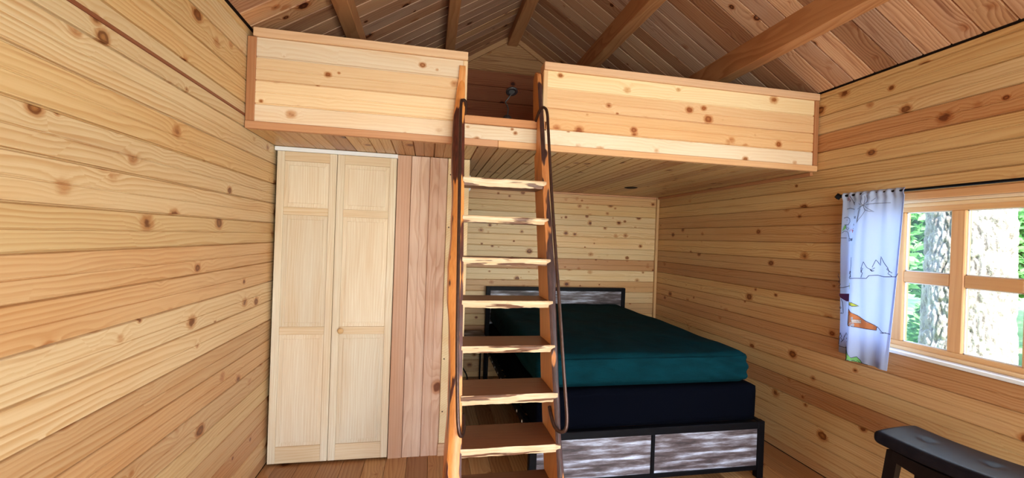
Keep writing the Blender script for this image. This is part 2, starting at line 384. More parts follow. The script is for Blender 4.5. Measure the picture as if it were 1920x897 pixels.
# ---- right wall with its two openings
WIN = (1.08, 2.25, 1.421-4*PH, 1.421+3*PH)        # y0,y1,z0,z1
WI2 = (-1.25, 0.15, 1.421-4*PH, 1.421+3*PH)
wr = MB()
xa, xb = XR+0.0185, XR+0.0185+ox
for (y0, y1, z0, z1) in [(YN-.1, WI2[0], -.1, ZT+.02), (WI2[1], WIN[0], -.1, ZT+.02), (WIN[1], YB+.1, -.1, ZT+.02),
                         (WIN[0], WIN[1], -.1, WIN[2]), (WIN[0], WIN[1], WIN[3], ZT+.02), (WI2[0], WI2[1], -.1, WI2[2]), (WI2[0], WI2[1], WI2[3], ZT+.02)]:
    wr.box((xa, y0, z0), (xb, y1, z1))
wr = wr.build('wall_right', M_dark); tag(wr, kind='structure')
rc = [ORG, YEL, YEL, YEL, RED, YEL, ORG, RED, ORG, YEL, RED, ORG, YEL, ORG, ORG, YEL, YEL, YEL, RED, PALE, YEL, YEL]
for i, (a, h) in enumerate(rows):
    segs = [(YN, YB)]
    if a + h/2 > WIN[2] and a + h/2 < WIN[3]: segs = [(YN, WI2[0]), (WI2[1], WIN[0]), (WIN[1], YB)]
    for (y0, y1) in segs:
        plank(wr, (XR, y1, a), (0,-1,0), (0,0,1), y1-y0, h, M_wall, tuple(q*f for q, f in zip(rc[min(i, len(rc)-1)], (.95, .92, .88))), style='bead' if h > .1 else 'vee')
# ---- back wall and gable
def zroof(x): return ZA - SL*abs(x-XM)
bk = MB().add([(XL-.1, YB+.0185, -.1), (XR+.1, YB+.0185, -.1), (XR+.1, YB+.0185, ZT-.05), (XM, YB+.0185, ZA+.02), (XL-.1, YB+.0185, ZT-.05),
               (XL-.1, YB+.12, -.1), (XR+.1, YB+.12, -.1), (XR+.1, YB+.12, ZT-.05), (XM, YB+.12, ZA+.02), (XL-.1, YB+.12, ZT-.05)],
              [(0,1,2,3,4), (9,8,7,6,5), (0,5,6,1), (1,6,7,2), (2,7,8,3), (3,8,9,4), (4,9,5,0)]).build('wall_back', M_dark)
tag(bk, kind='structure')
bc = [YEL, ORG, PALE, YEL, RED, YEL, ORG, PALE, ORG, PALE, RED, PALE, PALE, PALE, PALE, YEL, ORG]
for i, (a, h) in enumerate(rows):
    if a > ZB: break
    plank(bk, (XL, YB, a), (1,0,0), (0,0,1), XR-XL, h, M_back, bc[min(i, len(bc)-1)], style='bead' if h > .1 else 'vee')
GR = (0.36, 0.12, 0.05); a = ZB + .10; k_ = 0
while a < ZA - 0.02:
    h = min(0.165, ZA - a - 0.005)
    x0 = XL if a+h <= ZT else max(XL, XM-(ZA-a)/SL); x1 = 2*XM-x0
    sh = 0.0 if a < ZT else 1/SL
    if a < ZT < a+h: sh = 0.0
    L = x1-x0
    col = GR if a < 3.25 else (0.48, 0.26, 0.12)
    if L - 2*sh*h < 0.02: h = (L/2-.01)/max(sh, 1e-3)
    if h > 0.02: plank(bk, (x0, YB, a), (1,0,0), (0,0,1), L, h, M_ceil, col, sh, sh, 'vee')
    a += 0.165
# ---- wall behind the camera (door and a wide window let the day in)
fw = MB()
for b0, b1 in [((XL-.1, YN-.1, -.1), (-0.25, YN-.02, ZT)), ((2.15, YN-.1, -.1), (XR+.1, YN-.02, ZT)), ((-0.25, YN-.1, 2.2), (2.15, YN-.02, ZT)), ((-0.25, YN-.1, -.1), (2.15, YN-.02, .02)), ((0.62, YN-.1, .02), (2.15, YN-.02, .3))]:
    fw.box(b0, b1)
fw.add([(XL-.1, YN-.02, ZT), (XR+.1, YN-.02, ZT), (XM, YN-.02, ZA+.02), (XL-.1, YN-.1, ZT), (XR+.1, YN-.1, ZT), (XM, YN-.1, ZA+.02)], [(2,1,0), (3,4,5), (0,1,4,3), (1,2,5,4), (2,0,3,5)])
fw = fw.build('wall_front', M_dark); tag(fw, kind='structure')
for i, (a, h) in enumerate(rows):
    segs = [(XL, -.25), (2.15, XR)] if a < 2.18 else [(XL, XR)]
    if a + h < 0.31: segs = [(XL, -.25), (0.62, XR)]
    for (x0, x1) in segs: plank(fw, (x1, YN, a), (-1,0,0), (0,0,1), x1-x0, h, M_wall, YEL)
# ---- floor
fl = slab('floor', (XL-.1, YN-.1, -.12), (XR+.1, YB+.1, -.019)); tag(fl, kind='structure')
x = XR; fc = [(0.50, 0.28, 0.12), (0.42, 0.21, 0.085), (0.58, 0.35, 0.17), (0.36, 0.18, 0.075)]
while x > XL + .01:
    h = min(0.135, x-XL); ysp = random.uniform(0.2, 2.6)
    plank(fl, (x, YN, 0), (0,1,0), (-1,0,0), ysp-YN-.001, h, M_floor, random.choice(fc), style='flat')
    plank(fl, (x, ysp, 0), (0,1,0), (-1,0,0), YB-ysp, h, M_floor, random.choice(fc), style='flat')
    x -= h
# ---- ceiling: two slopes, boards run down the slope, five purlins along the room
ca = 1/math.sqrt(1+SL*SL); sa = SL*ca; LS = (XM-XL)/ca
ce = MB()
for sg in (-1, 1):
    xe = XM + sg*(XM-XL+.45); ze = ZA - SL*(XM-XL+.45)
    up = 0.0205
    vs = [(xe, YN-.5, ze+up), (XM, YN-.5, ZA+up), (XM, YB+.5, ZA+up), (xe, YB+.5, ze+up)]; vs += [(v[0], v[1], v[2]+.1) for v in vs]
    ce.add(vs, [(0,1,2,3), (7,6,5,4), (0,4,5,1), (1,5,6,2), (2,6,7,3), (3,7,4,0)])
ce = ce.build('ceiling', M_dark); tag(ce, kind='structure')
cc = [(0.50, 0.28, 0.16), (0.42, 0.22, 0.125), (0.60, 0.37, 0.23), (0.38, 0.19, 0.10), (0.54, 0.30, 0.155), (0.47, 0.285, 0.19)]
y = YB
while y > YN + .01:
    h = min(0.128, y-YN); e = 0.028
    plank(ce, (XL+.010*ca, y, ZT+.010*sa+.001), (ca,0,sa), (0,-1,0), LS-.010, h, M_ceil, random.choice(cc), style='vee')  # cut short so a strip of dark backing stands in for eave shade
    plank(ce, (XR-.010*ca, y-h, ZT+.010*sa+.001), (-ca,0,sa), (0,1,0), LS-.010, h, M_ceil, random.choice(cc), style='vee')
    y -= h
for (x0, x1, zb) in [(-0.575, -0.483, 2.775), (0.088, 0.170, 3.16), (0.762, 0.872, 3.58), (1.425, 1.535, 3.16), (2.085, 2.185, 2.735)]:
    zt = max(zroof(x0), zroof(x1)) + .01
    if x0 < XM < x1: zt = ZA
    b = MB().box((x0, YN, zb), (x1, YB-.001, zt), 0.004).build('roof_beam', M_beam, ce, ((x0+x1)/2, 1.4, zb), color=vary((0.50, 0.235, 0.10), .06))
# gable trim
for sg in (-1, 1):
    xe = XM+sg*(XM-XL); p0 = V((xe, YB, ZT)); p1 = V((XM, YB, ZA)); vs = []
    for yy in (YB-.001, YB-.022):
        vs += [(p0.x, yy, p0.z-.055), (p0.x, yy, p0.z), (p1.x, yy, p1.z), (p1.x, yy, p1.z-.055)]
    fs = [(0,1,2,3), (7,6,5,4), (0,4,5,1), (1,5,6,2), (2,6,7,3), (3,7,4,0)]
    o = MB().add(vs, fs).build('gable_trim', M_trimw, bk, (XM, YB, ZT), color=(0.50, 0.27, 0.13))

# ------------------------------------------------------------------ trims of the room
TR = (0.58, 0.31, 0.165); TRD = (0.44, 0.20, 0.09)
tag(MB().box((XR-.030, YB-.030, 0), (XR, YB, ZB), .004).build('trim_1', M_trimz, None, (XR, YB, 1), color=ORG), kind='structure')
tag(MB().box((XR-.024, YF+.02, ZB-.026), (XR, YB-.03, ZB), .004).build('trim_2', M_trimy, None, (XR, 3.5, ZB), color=TRD), kind='structure')
tag(MB().box((0.27, YB-.018, ZB-.022), (XR-.03, YB, ZB), .004).build('trim_3', M_trimw, None, (1.5, YB, ZB), color=TR), kind='structure')

# ------------------------------------------------------------------ sleeping loft
loft = empty('sleeping_loft', (XM, YF, ZB)); tag(loft, 'pine-clad sleeping loft across the back of the room, parapets with a gap above the ladder', 'loft')
XO0, XO1 = 0.190, 0.644           # gap in the parapet
PT = 0.07
# deck and floor
deck = MB().box((XL+.003, YF+.03, ZB+.018), (XR-.003, YB-.003, 2.165)).build('deck', M_dark, loft, (XM, 3.5, ZB))
x = XO0 - 3*PH*1.5
xx = XL+.003; kk = 0
while xx < XR-.01:
    h = min(.14, XR-.002-xx); plank(loft, (xx+h, YF+.02, 2.185), (0,1,0), (-1,0,0), YB-YF-.021, h, M_floor, random.choice(fc), style='flat', name='floor_board'); xx += h
# underside boards, running from front to back
xx = XL+.003; us = [YEL, ORG, YEL, YEL, PALE, ORG, RED]
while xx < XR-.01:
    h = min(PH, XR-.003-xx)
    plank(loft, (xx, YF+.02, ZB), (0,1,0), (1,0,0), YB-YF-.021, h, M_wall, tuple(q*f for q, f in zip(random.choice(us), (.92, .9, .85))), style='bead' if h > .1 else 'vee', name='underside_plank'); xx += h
# front boards
fz = [(2.070, .100, WHT), (2.170, PH, (0.83, 0.62, 0.38)), (2.170+PH, PH, (0.80, 0.57, 0.34)), (2.170+2*PH, 2.525-2.170-2*PH, WHT)]
fz2 = [(2.070, .100, WHT), (2.170, PH, (0.78, 0.50, 0.26)), (2.170+PH, PH, (0.78, 0.50, 0.27)), (2.170+2*PH, 2.525-2.170-2*PH, (0.85, 0.68, 0.42))]
def parapet(x0, x1, rows_, nm):
    core = MB().box((x0, YF+.0185, ZB+.02), (x1, YF+PT, 2.527)).build(nm, M_trimw, loft, (x0, YF, ZB), color=PALE)
    for (zz, h, col) in rows_:
        plank(core, (x0, YF, zz), (1,0,0), (0,0,1), x1-x0, h, M_loft, col, style='vee' if h < .11 else 'bead')
    return core
pl_ = parapet(XL+.045, XO0-.028, [(z_, h_, tuple(q*f for q, f in zip(c_, (1, .98, .97)))) for z_, h_, c_ in fz], 'parapet')
pr_ = parapet(XO1+.028, XR-.034, fz2, 'parapet')
mid = MB().box((XO0-.028, YF+.0185, ZB+.02), (XO1+.028, YF+.06, 2.160)).build('threshold', M_trimw, loft, (XO0, YF, ZB), color=PALE)
plank(mid, (XO0-.028, YF, 2.070), (1,0,0), (0,0,1), XO1-XO0+.056, .092, M_loft, WHT, style='vee')
def trimbox(a, b, mat, col, nm='trim_board'): return MB().box(a, b, .003).build(nm, mat, loft, a, color=col)
trimbox((XO0-.02, YF-.008, 2.162), (XO1+.02, YF+.13, 2.208), M_trimw, (0.60, 0.30, 0.14), 'threshold_cap')
trimbox((XL+.003, YF-.014, ZB), (0.38, YF+.0185, 2.073), M_trimw, TR)
trimbox((0.381, YF-.014, ZB), (XR-.003, YF+.0185, 2.073), M_trimw, (0.70, 0.42, 0.22))
trimbox((XL+.030, YF-.016, 2.522), (XO0-.002, YF+PT+.012, 2.568), M_trimw, (0.74, 0.50, 0.31), 'cap_board')
trimbox((XO1+.002, YF-.016, 2.522), (XR-.003, YF+PT+.012, 2.568), M_trimw, (0.72, 0.46, 0.28), 'cap_board')
trimbox((XL+.003, YF-.012, 2.074), (XL+.045, YF+.0185, 2.520), M_trimz, TRD, 'corner_trim')
trimbox((XR-.034, YF-.012, 2.074), (XR-.003, YF+.0185, 2.520), M_trimz, TRD, 'corner_trim')
trimbox((XO0-.028, YF-.004, 2.210), (XO0-.001, YF+PT, 2.521), M_trimz, (0.78, 0.58, 0.36), 'end_trim')
trimbox((XO1+.001, YF-.004, 2.210), (XO1+.028, YF+PT, 2.521), M_trimz, (0.74, 0.50, 0.28), 'end_trim')
# recessed downlight in the underside
dl = MB().lathe((1.904, 3.825, ZB), (0,0,-1), [(0, .062), (.004, .060), (.006, .052), (.002, .046), (.001, .02)], 28).build('recessed_downlight', M_black, None, (1.904, 3.825, ZB), True)
tag(dl, 'round black downlight let into the boarded underside of the loft', 'light')

# ------------------------------------------------------------------ closet front: partition and bifold door
wp = MB().box((-0.222, YC+.0185, 0), (0.262, YC+.09, ZB-.004)).box((0.20, YC+.09, 0), (0.262, YB-.003, ZB-.004)).box((XL+.003, YC+.0185, 2.015), (-.222, YC+.09, ZB-.004)).build('wall_closet', M_dark); tag(wp, kind='structure')
PK = (0.72, 0.49, 0.37); PK2 = (0.76, 0.56, 0.44)
plank(wp, (-0.130, YC-.004, 0.0), (0,0,1), (-1,0,0), ZB-.004, 0.090, M_trimw, (0.58, 0.36, 0.25), style='flat')
plank(wp, (-0.008, YC, 0.0), (0,0,1), (-1,0,0), ZB-.004, 0.1215, M_cedar, PK2)
plank(wp, (0.113, YC, 0.0), (0,0,1), (-1,0,0), ZB-.004, 0.1205, M_cedar, PK)
plank(wp, (0.262, YC-.005, 0.085), (0,0,1), (-1,0,0), ZB-.089, 0.1485, M_doorz, (0.82, 0.68, 0.44), style='flat')
MB().box((0.108, YC-.014, 0), (0.266, YC+.015, .082), .003).build('plinth_block', M_trimw, wp, (.19, YC, 0), color=(0.72, 0.48, 0.32))
for zz in (1.92, 1.56, 0.66, 0.30):
    MB().lathe((0.132, YC-.0052, zz), (0,-1,0), [(0, .005), (.0012, .004)], 10).build('nail_head', M_iron, wp, (0.132, YC, zz))
track = MB().box((XL+.004, YC-.018, 2.004), (-.218, YC+.03, 2.030), .002)
tag(track.build('door_track', M_white, None, (-.6, YC, 2.02)), 'white painted track above the bifold closet doors', 'track')
door = empty('door_1', (-0.59, YC, 0.012)); tag(door, 'pale unfinished pine bifold closet door with three panels in each leaf', kind='structure')
DC = (0.74, 0.64, 0.50)
def leaf(x0, x1, knob):
    za, zc = 0.014, 2.003; y0, y1 = YC-.012, YC+.018
    lf = MB().box((x0+.035, y0+.012, za+.03), (x1-.035, y1, zc-.03)).build('door_leaf', M_doorz, door, (x0, YC, za), color=DC)
    for a, b in ((x0, x0+.044), (x1-.044, x1)):
        MB().box((a, y0, za), (b, y1, zc), .002).build('stile', M_doorz, lf, (a, YC, za), color=vary((0.75, 0.66, 0.52), .04))
    rails = [(za, za+.105), (0.835, 0.885), (1.600, 1.650), (zc-.060, zc)]
    for a, b in rails:
        MB().box((x0+.044, y0+.001, a), (x1-.044, y1, b), .002).build('rail', M_doorx, lf, (x0+.04, YC, a), color=vary((0.72, 0.59, 0.42), .04))
    for (a, b) in zip(rails[:-1], rails[1:]):
        X0, X1, Z0, Z1 = x0+.0445, x1-.0445, a[1]+.0005, b[0]-.0005; w = .028; yb, yf = y0+.010, y0+.0035
        vs = [(X0,yb,Z0),(X1,yb,Z0),(X1,yb,Z1),(X0,yb,Z1)] + [(X0+w,yf,Z0+w),(X1-w,yf,Z0+w),(X1-w,yf,Z1-w),(X0+w,yf,Z1-w)] + [(X0+w-.002,yf+.003,Z0+w-.002),(X1-w+.002,yf+.003,Z0+w-.002),(X1-w+.002,yf+.003,Z1-w+.002),(X0+w-.002,yf+.003,Z1-w+.002)]
        fs = [(0,1,9,8),(1,2,10,9),(2,3,11,10),(3,0,8,11),(8,9,5,4),(9,10,6,5),(10,11,7,6),(11,8,4,7),(4,5,6,7)]
        MB().add(vs, fs).build('panel', M_doorz, lf, (X0, YC, Z0), color=vary(DC, .05))
    if knob:
        MB().lathe((x0+.058, y0, 0.862), (0,-1,0), [(0, .010), (.012, .009), (.016, .017), (.024, .019), (.029, .015), (.031, .004)], 24).build('knob', M_doorx, lf, (x0+.058, y0, .862), True, (0.70, 0.50, 0.27))
leaf(-0.955, -0.5985, False); leaf(-0.5955, -0.2235, True)
# small white wall sensor on the closet's side
sn = MB(); v_, f_ = rbox((0.262, 3.20, 1.845), (0.300, 3.29, 1.965), .018, (6, 6, 6)); sn.add(v_, f_)
tag(sn.build('wall_sensor', M_white, None, (0.262, 3.24, 1.9), True), 'small white rounded sensor on the closet side wall behind the ladder', 'sensor')

# ------------------------------------------------------------------ ladder
lad = empty('loft_ladder', (0.39, 1.8, 0)); tag(lad, 'live-edge wooden ladder with thick treads and bent iron handrails, leaning on the loft', 'ladder')
def FY(z): return 1.705 + .319*z
def interp(tab, z):
    if z <= tab[0][0]: return tab[0][1]
    for (a, b), (c, d) in zip(tab, tab[1:]):
        if z <= c: return b + (d-b)*(z-a)/(c-a)
    return tab[-1][1]
dep = [(0, .27), (.34, .25), (.79, .23), (1.09, .20), (1.8, .18), (2.25, .146), (2.40, .125), (2.49, .10), (2.55, .09)]
outL = [(0, .095), (.3, .103), (.45, .108), (.65, .121), (.89, .123), (1.0, .118), (1.15, .106), (1.35, .105), (1.5, .118), (1.65, .121), (1.9, .113), (2.0, .112), (2.18, .115), (2.3, .128), (2.40, .138), (2.49, .142)]
outR = [(0, .650), (.42, .646), (.56, .640), (1.0, .647), (1.2, .650), (1.3, .662), (1.42, .652), (1.7, .650), (1.95, .657), (2.23, .655), (2.5, .650)]
def stringer(xin, outs, sgn, ztop, seed, bark):
    vs = []; fs = []; mi = []; n = 110
    for i in range(n+1):
        z = ztop*i/n; xo = interp(outs, z); f = FY(z); d = interp(dep, z)
        f += .007*noise.noise(V((z*3.1, seed, 0))) + .003*noise.noise(V((z*11, seed, 3)))
        xo += sgn*.004*noise.noise(V((z*6.0, seed, 7)))
        b = f + d + .006*noise.noise(V((z*2.3, seed, 5)))
        if z > 2.0:
            if sgn < 0 or z < 2.215: b = min(b, YF-.017)
            if sgn > 0: xo = min(xo, .640)
        rt = ztop - z
        if rt < .035: q = math.sqrt(max(0, 1-(1-rt/.035)**2)); mdl = (f+b)/2; f = mdl+(f-mdl)*(.35+.65*q); b = mdl+(b-mdl)*(.35+.65*q)
        xi = xin; m1 = xi + (xo-xi)*.22; m2 = xi + (xo-xi)*.80
        vs += [(xi, b, z), (xi, f+.006, z), (m1, f, z), ((xi+xo)/2, f-.003, z), (m2, f+.001, z), (xo, f+.012, z), (xo+sgn*.002, (f+b)/2, z), (xo, b, z)]
    for i in range(n):
        for k2 in range(8):
            a = i*8+k2; b = i*8+(k2+1) % 8; q = (a, b, b+8, a+8); fs.append(q if sgn < 0 else q[::-1]); mi.append(1 if 1 <= k2 <= 5 else 0)
    t0 = tuple(n*8+k2 for k2 in range(8)); b0 = tuple(range(8)); fs += [t0 if sgn < 0 else t0[::-1], b0[::-1] if sgn < 0 else b0]; mi += [0, 0]
    c = V((xin, FY(0), 0))
    me = mesh('stringer', [V(v)-c for v in vs], fs, [M_str, bark], mi, True)
    me.set_sharp_from_angle(angle=math.radians(35))
    return obj('stringer', me, lad, T(*c), (0.72, 0.34, 0.12))
stringer(0.176, outL, -1, 2.49, 1.0, M_bark); stringer(0.611, outR, 1, 2.525, 9.0, M_bark2)
tz = [0.135, 0.346, 0.557, 0.769, 0.980, 1.188, 1.397, 1.613, 1.822]; tt = [.042, .042, .040, .044, .034, .036, .036, .034, .044]
td = [.245, .245, .24, .225, .205, .20, .17, .16, .15]
for i, (z, th, d) in enumerate(zip(tz, tt, td)):
    n = 40; vs = []; fs = []; mi = []; x0, x1 = 0.170, 0.630 if i > 1 else .612
    for j in range(n+1):
        x = x0 + (x1-x0)*j/n; f = FY(z) - .004
        notch = x > .612
        f1 = f + .003*noise.noise(V((x*7, i*5.3, 1))) + .002*noise.noise(V((x*30, i*5.3, 2)))
        f2 = f1 + .007 + .005*noise.noise(V((x*11, i*5.3, 4)))
        bt = z - th + .004*noise.noise(V((x*8, i*3.3, 8))) + .002*noise.noise(V((x*37, i*3.3, 8)))
        b = f + d if not notch else f + .02
        if notch: f1 -= .004
        vs += [(x, f1+.003, z), (x, f1-.001, z-.006), (x, (f1+f2)/2-.003, (z+bt)/2), (x, f2, bt), (x, b, z-th), (x, b, z)]
    for j in range(n):
        for k2 in range(6):
            a = j*6+k2; b = j*6+(k2+1) % 6; fs.append((a, b, b+6, a+6)); mi.append(1 if k2 < 3 else 0)
    fs += [tuple(range(5, -1, -1)), tuple(n*6+k2 for k2 in range(6))]; mi += [0, 0]
    c = V((x0, FY(z), z)); me = mesh('tread', [V(v)-c for v in vs], fs, [M_tread, M_edge], mi)
    obj('tread', me, lad, T(*c), vary((0.17, 0.060, 0.024), .08))  # reddish-brown wood, darkened further to hold the shade on the tops
def smoothpts(pts, n=6):
    out = []; P = [V(p) for p in pts]
    for i in range(len(P)-1):
        p0 = P[max(i-1, 0)]; p1 = P[i]; p2 = P[i+1]; p3 = P[min(i+2, len(P)-1)]
        for k2 in range(n):
            t = k2/n; out.append(0.5*((2*p1)+(p2-p0)*t+(2*p0-5*p1+4*p2-p3)*t*t+(3*p1-p0-3*p2+p3)*t**3))
    out.append(P[-1]); return out
def railp(pts): 
    return smoothpts([(x, FY(z)-off, z) for (x, z, off) in pts])
rr = railp([(.606, 2.195, -.10), (.606, 2.222, -.04), (.612, 2.255, .018), (.628, 2.262, .045), (.640, 2.225, .060), (.640, 2.1, .062), (.640, 1.64, .062), (.646, 1.21, .064), (.648, .88, .066),
            (.650, .74, .068), (.649, .67, .066), (.640, .635, .060), (.620, .622, .040), (.605, .632, .005), (.603, .66, -.035), (.603, .69, -.06)])
MB().tube(rr, .0085, 10).build('handrail', M_iron, lad, (.64, 2.0, 1.4), True)
lr = railp([(.182, 2.20, -.09), (.182, 2.235, -.02), (.176, 2.262, .020), (.160, 2.258, .045), (.149, 2.215, .058), (.147, 1.9, .062), (.146, 1.35, .062), (.146, .99, .062), (.151, .75, .064),
            (.156, .67, .062), (.164, .635, .055), (.176, .628, .035), (.184, .645, .0), (.184, .68, -.04)])
MB().tube(lr, .0085, 10).build('handrail', M_iron, lad, (.15, 2.0, 1.4), True)

# ------------------------------------------------------------------ small lamp on the loft edge
lb = V((0.440, 2.530, 2.2085))
lp = empty('clip_lamp', lb); tag(lp, 'small black bendable lamp with a ring head standing in the loft gap', 'lamp')
MB().lathe(lb, (0,0,1), [(0, .030), (.012, .029), (.026, .022), (.034, .010), (.036, .004)], 20).build('lamp_base', M_plastic, lp, lb, True)
gp = smoothpts([lb+V((0,0,.03)), lb+V((.004,0,.07)), lb+V((-.004,0,.095)), lb+V((-.014,0,.112)), lb+V((.002,-.003,.135)), lb+V((.016,-.006,.160))])
MB().tube(gp, .0042, 8).build('gooseneck', M_plastic, lp, lb, True)
hc = lb+V((.020,-.010,.178)); ax = V((.05,-.42,-.9))
hd = MB().lathe(hc, ax, [(-.006, .030), (.0, .036), (.006, .036), (.010, .031), (.008, .020), (.004, .018)], 28).build('lamp_head', M_plastic, lp, hc, True)
MB().lathe(hc+ax.normalized()*.0045, ax, [(0, .0185), (.002, .018)], 24).build('lens', M_lens, hd, hc)

# ------------------------------------------------------------------ bed, box spring, mattress
bed = empty('bed_frame', (1.4, 3.4, 0)); tag(bed, 'black metal bed frame with weathered grey board panels, under the loft', 'bed')
B0, B1, BF, BH = 0.615, 2.185, 2.385, 4.475
bw = .045
for (x, y, zt_) in ((B0, BF, .37), (B1-bw, BF, .37), (B0, BH-bw, .985), (B1-bw, BH-bw, .985)):
    MB().box((x, y, 0), (x+bw, y+bw, zt_), .003).build('leg', M_black, bed, (x, y, 0))
def rl(nm, a, b): return MB().box(a, b, .003).build(nm, M_black, bed, a)
rl('top_rail', (B0+bw, BF, .322), (B1-bw, BF+bw, .368)); rl('bottom_rail', (B0+bw, BF+.005, .052), (B1-bw, BF+.04, .080))
rl('divider', (1.388, BF+.004, .080), (1.412, BF+.04, .322))
rl('side_rail', (B0+.004, BF+bw, .322), (B0+.036, BH-bw, .368)); rl('side_rail', (B1-.036, BF+bw, .322), (B1-.004, BH-bw, .368))
rl('headboard_rail', (B0+bw, BH-bw, .945), (B1-bw, BH, .985)); rl('headboard_rail', (B0+bw, BH-bw, .50), (B1-bw, BH, .54))
for a, b in ((B0+bw, 1.388), (1.412, B1-bw)):
    MB().box((a, BF+.014, .080), (b, BF+.030, .322)).build('foot_panel', M_rust, bed, (a, BF, .1))
MB().box((B0+bw, BH-.032, .54), (B1-bw, BH-.014, .945)).build('head_panel', M_rust, bed, (B0, BH, .6))
for j in range(12):
    y = 2.62 + j*.155
    MB().box((B0+.037, y, .330), (B1-.037, y+.07, .352)).build('slat', M_black, bed, (1.4, y, .34))
for j in range(11):
    MB().lathe((B0+.004, 2.62+j*.16, .346), (-1,0,0), [(0, .010), (.002, .008)], 10).build('rivet', M_white, bed, (B0, 2.62+j*.16, .346))
v_, f_ = rbox((0.655, 2.405, .371), (2.130, 4.425, .601), .016, (30, 40, 6), lambda p, d: p + d*.004*noise.noise(p*4))
tag(MB().add(v_, f_).build('box_spring', M_box, None, (1.4, 3.4, .37), True), 'dark navy box spring between the black frame and the teal mattress', 'box spring')
def mdisp(p, d):
    q = p.copy(); w = abs(q.z-.71)/.1
    if d.z < -.5: return q
    side = max(0, 1-abs(d.z)*1.2)
    q += d*(.010*noise.noise(V((p.x*3, p.y*3, p.z*6))) + side*.012*(1-w*w*.6))
    # loose corner folds of the fitted sheet
    cx = math.exp(-(((p.x-2.05)/.30)**2 + ((p.y-2.45)/.35)**2))
    q += d*cx*side*.007*math.sin((p.x*1.0+p.z*2.6)*34 + 2*noise.noise(p*5))
    if d.z > .5: q.z -= .012*max(0, 1-abs(p.y-2.42)/.25) ; q.z += .005*math.sin(p.x*9+p.y*6)*math.exp(-((p.y-2.6)/.6)**2)
    return q
v_, f_ = rbox((0.665, 2.425, .606), (2.085, 4.415, .818), .055, (90, 110, 22), mdisp)
tag(MB().add(v_, f_).build('mattress', M_sheet, None, (1.4, 3.4, .61), True), 'thick mattress in a dark teal fitted sheet on the box spring', 'mattress')
# bedside table in the shadow between closet and bed
st = empty('bedside_table', (0.42, 4.25, 0)); tag(st, 'small dark wire-legged bedside table left of the headboard, mostly hidden by the ladder', 'table')
MB().box((.285, 3.98, .500), (.590, 4.46, .520), .003).build('table_top', M_rust, st, (.3, 4.2, .5))
for (x, y) in ((.300, 4.0), (.575, 4.0), (.300, 4.44), (.575, 4.44)):
    MB().tube([(x, y, 0), (x, y, .50)], .008, 8).build('leg', M_black, st, (x, y, 0), True)
MB().tube(smoothpts([(.305, 4.0, .02), (.40, 4.0, .15), (.36, 4.0, .26), (.30, 4.0, .32), (.37, 4.0, .42), (.57, 4.0, .49)]), .006, 8).build('wire_brace', M_black, st, (.4, 4, .2), True)

# ------------------------------------------------------------------ stool
ang = math.radians(6); sm = T(2.195, 1.375, 0) @ Matrix.Rotation(ang, 4, 'Z')
stl = empty('saddle_stool', None, sm); tag(stl, 'dark saddle stool with a buttoned black leather seat below the window', 'stool')
def local(name, mb, mats, parent, smooth=False):
    me = mesh(name, mb.v, mb.f, mats, mb.m, smooth); return obj(name, me, parent, WM[parent] if parent is stl else WM[parent])
SH = .672; hw, hl = .142, .235
def sd_(p, d):
    q = p.copy(); u = q.y/hl
    q.z += .012*(u*u) - .004
    if d.z > .5:
        q.z += .007*(1-(q.x/hw)**2)
        for by in (-.105, .105):
            r2 = (q.x**2+(q.y-by)**2); q.z -= .010*math.exp(-r2/.0006)
    return q
v_, f_ = rbox((-hw, -hl, SH-.056), (hw, hl, SH), .022, (36, 60, 8), sd_)
seat = local('seat', MB().add(v_, f_), M_leather, stl, True)
for by in (-.105, .105):
    local('button', MB().lathe((0, by, SH-.020), (0,0,1), [(0, .011), (.003, .010), (.005, .005)], 16), M_leather, seat, True)
zb_ = SH-.062
for sx in (-1, 1):
    for sy in (-1, 1):
        a = V((sx*.100, sy*.165, zb_)); b = V((sx*.150, sy*.215, 0)); w = .019; vs = []
        for c_, ww in ((b, w*.85), (a, w)):
            vs += [c_+V((-ww, -ww*1.2, 0)), c_+V((ww, -ww*1.2, 0)), c_+V((ww, ww*1.2, 0)), c_+V((-ww, ww*1.2, 0))]
        local('leg', MB().add(vs, [(3,2,1,0), (4,5,6,7), (0,1,5,4), (1,2,6,5), (2,3,7,6), (3,0,4,7)]), M_espresso, stl)
for sx in (-1, 1):
    n = 14; vs = []; fs = []
    for j in range(n+1):
        y = -.165+.33*j/n; dz = .012*(y/.165)**2
        vs += [(sx*.112-.010, y, zb_-.055-.010+dz*2.4), (sx*.112+.010, y, zb_-.055-.010+dz*2.4), (sx*.112+.010, y, zb_+.006+dz-.012), (sx*.112-.010, y, zb_+.006+dz-.012)]
    for j in range(n):
        for k2 in range(4): fs.append((j*4+k2, j*4+(k2+1) % 4, j*4+4+(k2+1) % 4, j*4+4+k2))
    fs += [(0,1,2,3)[::-1], tuple(n*4+k2 for k2 in range(4))]
    local('apron', MB().add(vs, fs), M_espresso, stl)
    local('stretcher', MB().box((sx*.137-.011, -.195, .20), (sx*.137+.011, .195, .235), .003), M_espresso, stl)
for sy in (-1, 1):
    local('apron', MB().box((-.10, sy*.168-.010, zb_-.050), (.10, sy*.168+.010, zb_+.004), .002), M_espresso, stl)
    local('stretcher', MB().box((-.125, sy*.198-.011, .28), (.125, sy*.198+.011, .315), .003), M_espresso, stl)

